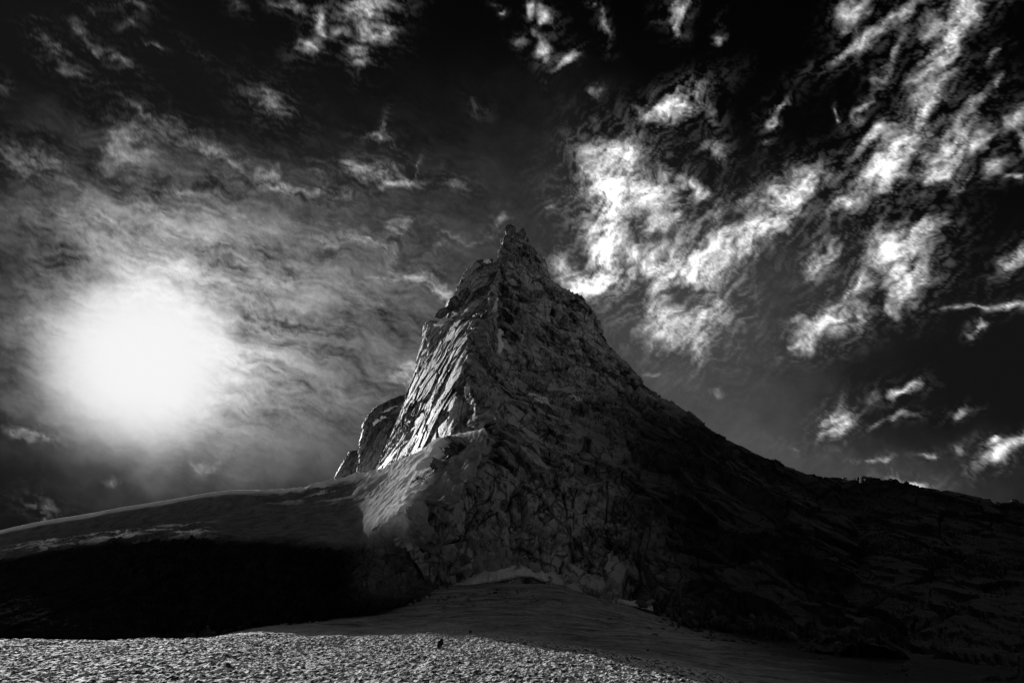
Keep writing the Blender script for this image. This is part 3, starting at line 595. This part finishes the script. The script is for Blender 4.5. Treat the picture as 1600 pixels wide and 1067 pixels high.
# ------------------------------------------------------------------ snow and painted bright streaks lying on the rock
def inside(px, py, poly):
    c = np.zeros(px.shape, bool); n = len(poly)
    for i in range(n):
        x1, y1 = poly[i]; x2, y2 = poly[(i + 1) % n]
        if y1 == y2: continue
        c ^= ((y1 > py) != (y2 > py)) & (px < (x2 - x1) * (py - y1) / (y2 - y1) + x1)
    return c
def drape(name, G, polys, m, lift=.5, ragged=0., seed=1, parent=None, wrap=True, smooth=6):
    """a thin solid layer that follows the rock sheet G where the polygons lie"""
    M, n, _ = G.shape; P = G.reshape(-1, 3); N = normals(G, wrap).reshape(-1, 3)
    px, py = to_px(P); j = ragged * fbm3(P / 2.2, 3, seed); j2 = ragged * fbm3(P / 2.2 + 50, 3, seed)
    view = P - np.array((0, 0, EYE)); front = (N * view).sum(1) < 0
    ok = front & np.any([inside(px + j, py + j2, q) for q in polys], 0)
    Q = quads(M, n, wrap); Q = Q[ok[Q].sum(1) >= 3]
    if len(Q) < 4: return None
    lab = np.arange(len(P)); 
    for _ in range(400):
        mn = lab[Q].min(1); new = lab.copy(); np.minimum.at(new, Q.ravel(), np.repeat(mn, 4))
        if (new == lab).all(): break
        lab = new
    big = np.bincount(lab[Q[:, 0]]).argmax(); Q = Q[lab[Q[:, 0]] == big]      # the one connected patch
    ids, inv = np.unique(Q, return_inverse=True); Q = inv.reshape(-1, 4); V = P[ids].copy(); N = N[ids]
    e = np.sort(np.concatenate([Q[:, [k, (k + 1) % 4]] for k in range(4)]), 1); ue, cn = np.unique(e, axis=0, return_counts=True)
    top = V + N * lift
    for _ in range(smooth):
        acc = np.zeros_like(top); c = np.zeros(len(top)); np.add.at(acc, ue[:, 0], top[ue[:, 1]]); np.add.at(acc, ue[:, 1], top[ue[:, 0]]); np.add.at(c, ue[:, 0], 1); np.add.at(c, ue[:, 1], 1)
        top = .5 * top + .5 * acc / c[:, None]
    edge = np.zeros(len(V), bool); b = ue[cn == 1]; edge[b.ravel()] = True
    top[edge] -= N[edge] * lift * .8
    k = len(V); allV = np.concatenate((top, V - N * .8))
    de = np.concatenate([Q[:, [i, (i + 1) % 4]] for i in range(4)]); key = {tuple(x) for x in b.tolist()}
    side = np.array([[x, y, y + k, x + k] for x, y in de.tolist() if (min(x, y), max(x, y)) in key])
    return mesh(name, allV, np.concatenate((Q, Q[:, ::-1] + k, side[:, ::-1])), m, parent, smooth=False)
def snow(G, polys, label, **kw):
    o = drape('snow_patch', G, polys, M_SNOW, **kw)
    if o: tag(o, label, 'snow patch', group='snow patches on the rock')
snow(PEAK_P, [[(820,616),(836,610),(850,618),(862,612),(874,622),(884,630),(893,640),(866,642),(856,631),(838,633),(824,628)]], 'broad white snow patch on a ledge halfway up the peak face', ragged=5, seed=3)
snow(PEAK_P, [[(884,617),(900,614),(914,626),(922,634),(903,630)]], 'thin slanting snow streak just right of the broad snow patch', ragged=4, seed=4, lift=.35)
snow(PEAK_P, [[(803,626),(812,622),(814,630),(805,634)]], 'tiny snow spot just left of the broad snow patch', ragged=2, seed=5, lift=.35)
snow(PEAK_P, [[(782,502),(787,498),(787,516),(783,530),(788,540),(780,556),(774,553),(778,536),(775,522)]], 'thin bright streak of pale sunlit rock in the chimney below the spire', ragged=2.5, seed=6, lift=.8)  # pale rock dike in sunlight, its brightness laid on as a white sheet
snow(PEAK_P, [[(774,470),(778,462),(778,485),(768,505),(760,512),(764,494)]], 'narrow snow ribbon in the gully between spire and left shoulder', ragged=2, seed=7, lift=.8)
snow(SHOULDER_P, [[(748,409),(781,402),(784,407),(762,413)]], 'snow cap on the flat shoulder beside the perched boulders', ragged=1.5, seed=8, lift=.9)
snow(SHOULDER_P, [[(670,510),(683,502),(706,495),(713,505),(690,511)]], 'triangular snow patch on the ledge under the overhanging rock', ragged=1.5, seed=9, lift=.9)
snow(SHOULDER_P, [[(698,512),(710,509),(714,515),(704,518)]], 'small snow spot below the triangular ledge patch', ragged=2, seed=10, lift=.6)
snow(SHOULDER_P, [[(682,598),(688,604),(684,622),(678,644),(674,640),(679,620)]], 'bright vertical snow streak on the sunlit left wall', ragged=2, seed=11, lift=.6)
snow(TOWER_P, [[(630,630),(637,632),(604,722),(590,738),(585,738),(600,705)]], 'long bright snow line down the right edge of the flat-topped tower', ragged=2, seed=12, lift=.9)
snow(TOWER_P, [[(594,640),(614,632),(624,634),(606,643),(597,646)]], 'upper snow streak near the top of the flat-topped tower', ragged=3, seed=13, lift=.5)
snow(TOWER_P, [[(580,660),(598,649),(607,651),(592,660),(584,666)]], 'lower snow streak across the shelf of the flat-topped tower', ragged=3, seed=14, lift=.5)
snow(TOWER2_P, [[(560,700),(570,700),(567,730),(562,745),(558,742),(562,715)]], 'snow line on the small dark tower', ragged=1.5, seed=15, lift=.6)
snow(PEAK_P, [[(893,532),(908,531),(906,535),(896,536)]], 'short painted glint on the right shoulder below the spire', ragged=1.5, seed=16, lift=.5)  # glint of light put in as a thin white sheet
snow(PEAK_P, [[(768,652),(780,646),(778,656),(770,660)]], 'small pale snow spot above the top of the bright ramp', ragged=1.5, seed=17, lift=.4)
M_TALUS = snow_material('talus', .16, .40, 2.2, .8)
drape('scree_fan', PEAK_P, [[(752,830),(766,838),(800,862),(850,886),(905,914),(960,940),(850,905),(810,897),(770,904),(712,915),(736,870)]], M_TALUS, lift=1.6, ragged=7, seed=30, parent=mountain, smooth=40)
# ------------------------------------------------------------------ the snow bank and the crack where the glacier leaves the rock
def build_bank():
    L = [(684,921,187),(735,906,187),(770,898,188),(812,890,188),(850,897,187),(900,913,185),(950,930,180),(990,942,176),(1020,950,172)]
    rows = []
    for x, y, Y in L:
        th = 1 if 720 < x < 960 else .5
        rows.append([at(x, y - 14 * th, Y + 9), at(x, y - 3 * th, Y + 2.5), at(x, y + 3 * th, Y), at(x, y + 9 * th, Y - .6), at(x, y + 10.5 * th, Y + 1.2), at(x, y + 10.5 * th, Y + 6.), at(x, y + 34, Y + 9)])
    C = np.array(rows); G = crs(C, [52] * 8, False); G = crs(G.transpose(1, 0, 2), [18, 16, 16, 10, 8, 6], False)
    N = normals(G, False).reshape(-1, 3); P = G.reshape(-1, 3); x, y = to_px(P)
    if (N * (P - (0, 0, EYE))).sum(1).mean() > 0: N = -N
    P = P + N * (1.3 * fbm3(P / 2.6, 5, 80, .6) + .8 * fbm3(P / 9, 3, 81))[:, None]
    m = snow_material('bank_snow', .55, .93, 1.6, .8)
    tag(mesh('snow_bank', P, quads(G.shape[0], G.shape[1])[:, ::-1], m, smooth=False), 'overhanging snow lip above the dark crack at the foot of the peak', 'snow bank')
build_bank()
# ------------------------------------------------------------------ blocks of the face and rubble at its foot
QX, QY = to_px(PEAK_P.reshape(-1, 3)); QP = PEAK_P.reshape(-1, 3); QN = normals(PEAK_P, True).reshape(-1, 3); QF = (QN * (QP - (0, 0, EYE))).sum(1) < 0
QD = np.linalg.norm(QP - (0, 0, EYE), axis=1)
def face_at(px, py):
    s = np.nonzero(QF & (np.abs(QX - px) < 3) & (np.abs(QY - py) < 3))[0]
    return None if len(s) == 0 else QP[s[np.argmin(QD[s])]]
kinds = [stone_mesh((1, 1, 1), 200 + k, 2, 7) for k in range(6)]
block_data = []
for k in range(9):
    kv, kf = kinds[k % 6]
    o = mesh('rock_block', kv, kf, M_ROCK, mountain, attrs={'tone': np.full(len(kv), (.3, .4, .5, .55, .6, .7, .3, .4, .5)[k]), 'flank_shade': np.full(len(kv), 0. if k < 6 else .8)})  # last kinds are coloured darker, for the painted shade of the right flank
    block_data.append(o)
def place_block(k, c, r, rot):
    k = k % 3 + (6 if c[0] > 34 else 0) if c[0] > 22 else k
    o = block_data[k] if not block_data[k].get('used') else block_data[k].copy()
    if o is not block_data[k]: S.collection.objects.link(o); o.parent = mountain
    else: o['used'] = 1
    o.location = c; o.scale = r; o.rotation_euler = rot
n = 0
for i in range(2000):
    if n >= 130: break
    x, y = rng.uniform(640, 1080), rng.uniform(720, 925)
    if rng.uniform() > math.exp(-((x - 800) / 170) ** 2): continue
    c = face_at(x, y)
    if c is None: continue
    r = .6 + 1.5 * rng.uniform() ** 2.2
    place_block(int(rng.integers(6)), c + np.array((0, .6 * r, -.2 * r)), (r * rng.uniform(.8, 1.5), r * .8, r * rng.uniform(.8, 1.6)), tuple(rng.uniform(-.6, .6, 3))); n += 1
for i in range(120):
    x = rng.uniform(880, 1330); y = np.interp(x, (880, 1000, 1130, 1330), (918, 948, 975, 1010)) + rng.normal() * 7 - 5
    c = face_at(x, y)
    if c is None: continue
    r = .35 + .8 * rng.uniform() ** 2
    place_block(int(rng.integers(6)), c, (r * 1.4, r, r * .9), tuple(rng.uniform(-3, 3, 3)))
for o in block_data:
    if 'used' in o: del o['used']
for o in S.objects:
    if 'used' in o: del o['used']
# ------------------------------------------------------------------ stones on the ice
def on_ice(px, py):
    a, bb = 60., 190.
    for _ in range(40):
        m_ = (a + bb) / 2; q = at(px, py, m_)
        if q[2] > ground_z(q[0], np.float64(m_)): a = m_
        else: bb = m_
    return at(px, py, a)
def rubble():
    """a scatter of broken stone below the face: too many and too small to tell apart"""
    Vs, Fs, o = [], [], 0; g = np.random.default_rng(5); base = [stone_mesh((1, 1, 1), 300 + k, 1, 6) for k in range(6)]
    while len(Vs) < 520:
        x = g.uniform(640, 1420); y = np.interp(x, (640, 735, 800, 900, 1000, 1130, 1330, 1420), (932, 924, 918, 934, 960, 984, 1014, 1030)) + abs(g.normal()) * 11 + 1
        c = on_ice(x, y); r = .16 + .55 * g.uniform() ** 3
        V, F = base[int(g.integers(6))]; a = g.uniform(0, 6.28); ca, sa = math.cos(a), math.sin(a)
        V = V * r * np.array((1.4, 1.0, .8)) @ np.array(((ca, sa, 0), (-sa, ca, 0), (0, 0, 1.))) + c + (0, 0, .1 * r)
        Vs.append(V); Fs.append(F + o); o += len(V)
    V = np.concatenate(Vs); V[:, 2] += ground_z(V[:, 0], V[:, 1]) * 0
    tag(mesh('rubble', V, np.concatenate(Fs), M_ROCK, attrs={'tone': np.full(len(V), .45), 'flank_shade': np.clip((V[:, 0] - 12) / 40, 0, .8)}), 'broken stones strewn over the shaded apron along the foot of the peak', None, 'stuff')  # stones darken to the right with the flank's painted shade
rubble()
c = on_ice(687, 1012)
tag(stone('boulder', c + np.array((0, 0, .45)), (.62, .55, .95), 41, M_DARK, None, (.2, .3, 1)), 'lone dark boulder standing on the sunlit ice', 'boulder')
for k, (x, y, s, lb) in enumerate(((735, 988, .32, 'small dark stone on the ice at the shadow edge'), (1012, 1018, .3, 'small dark stone near the sloping shadow edge'), (676, 1016, .26, 'little stone beside the lone dark boulder'), (860, 1046, .24, 'tiny dark stone in the middle of the sunlit ice'))):
    tag(stone('boulder', on_ice(x, y) + np.array((0, 0, s * .5)), (s * 1.3, s, s), 50 + k, M_DARK, None, (.1, .2, k), 2), lb, 'boulder')
print('script', round(time.time() - T0, 1), 'tris', sum(sum(len(p.vertices) - 2 for p in []) or len(o.data.polygons) * 2 for o in S.objects if o.type == 'MESH'))
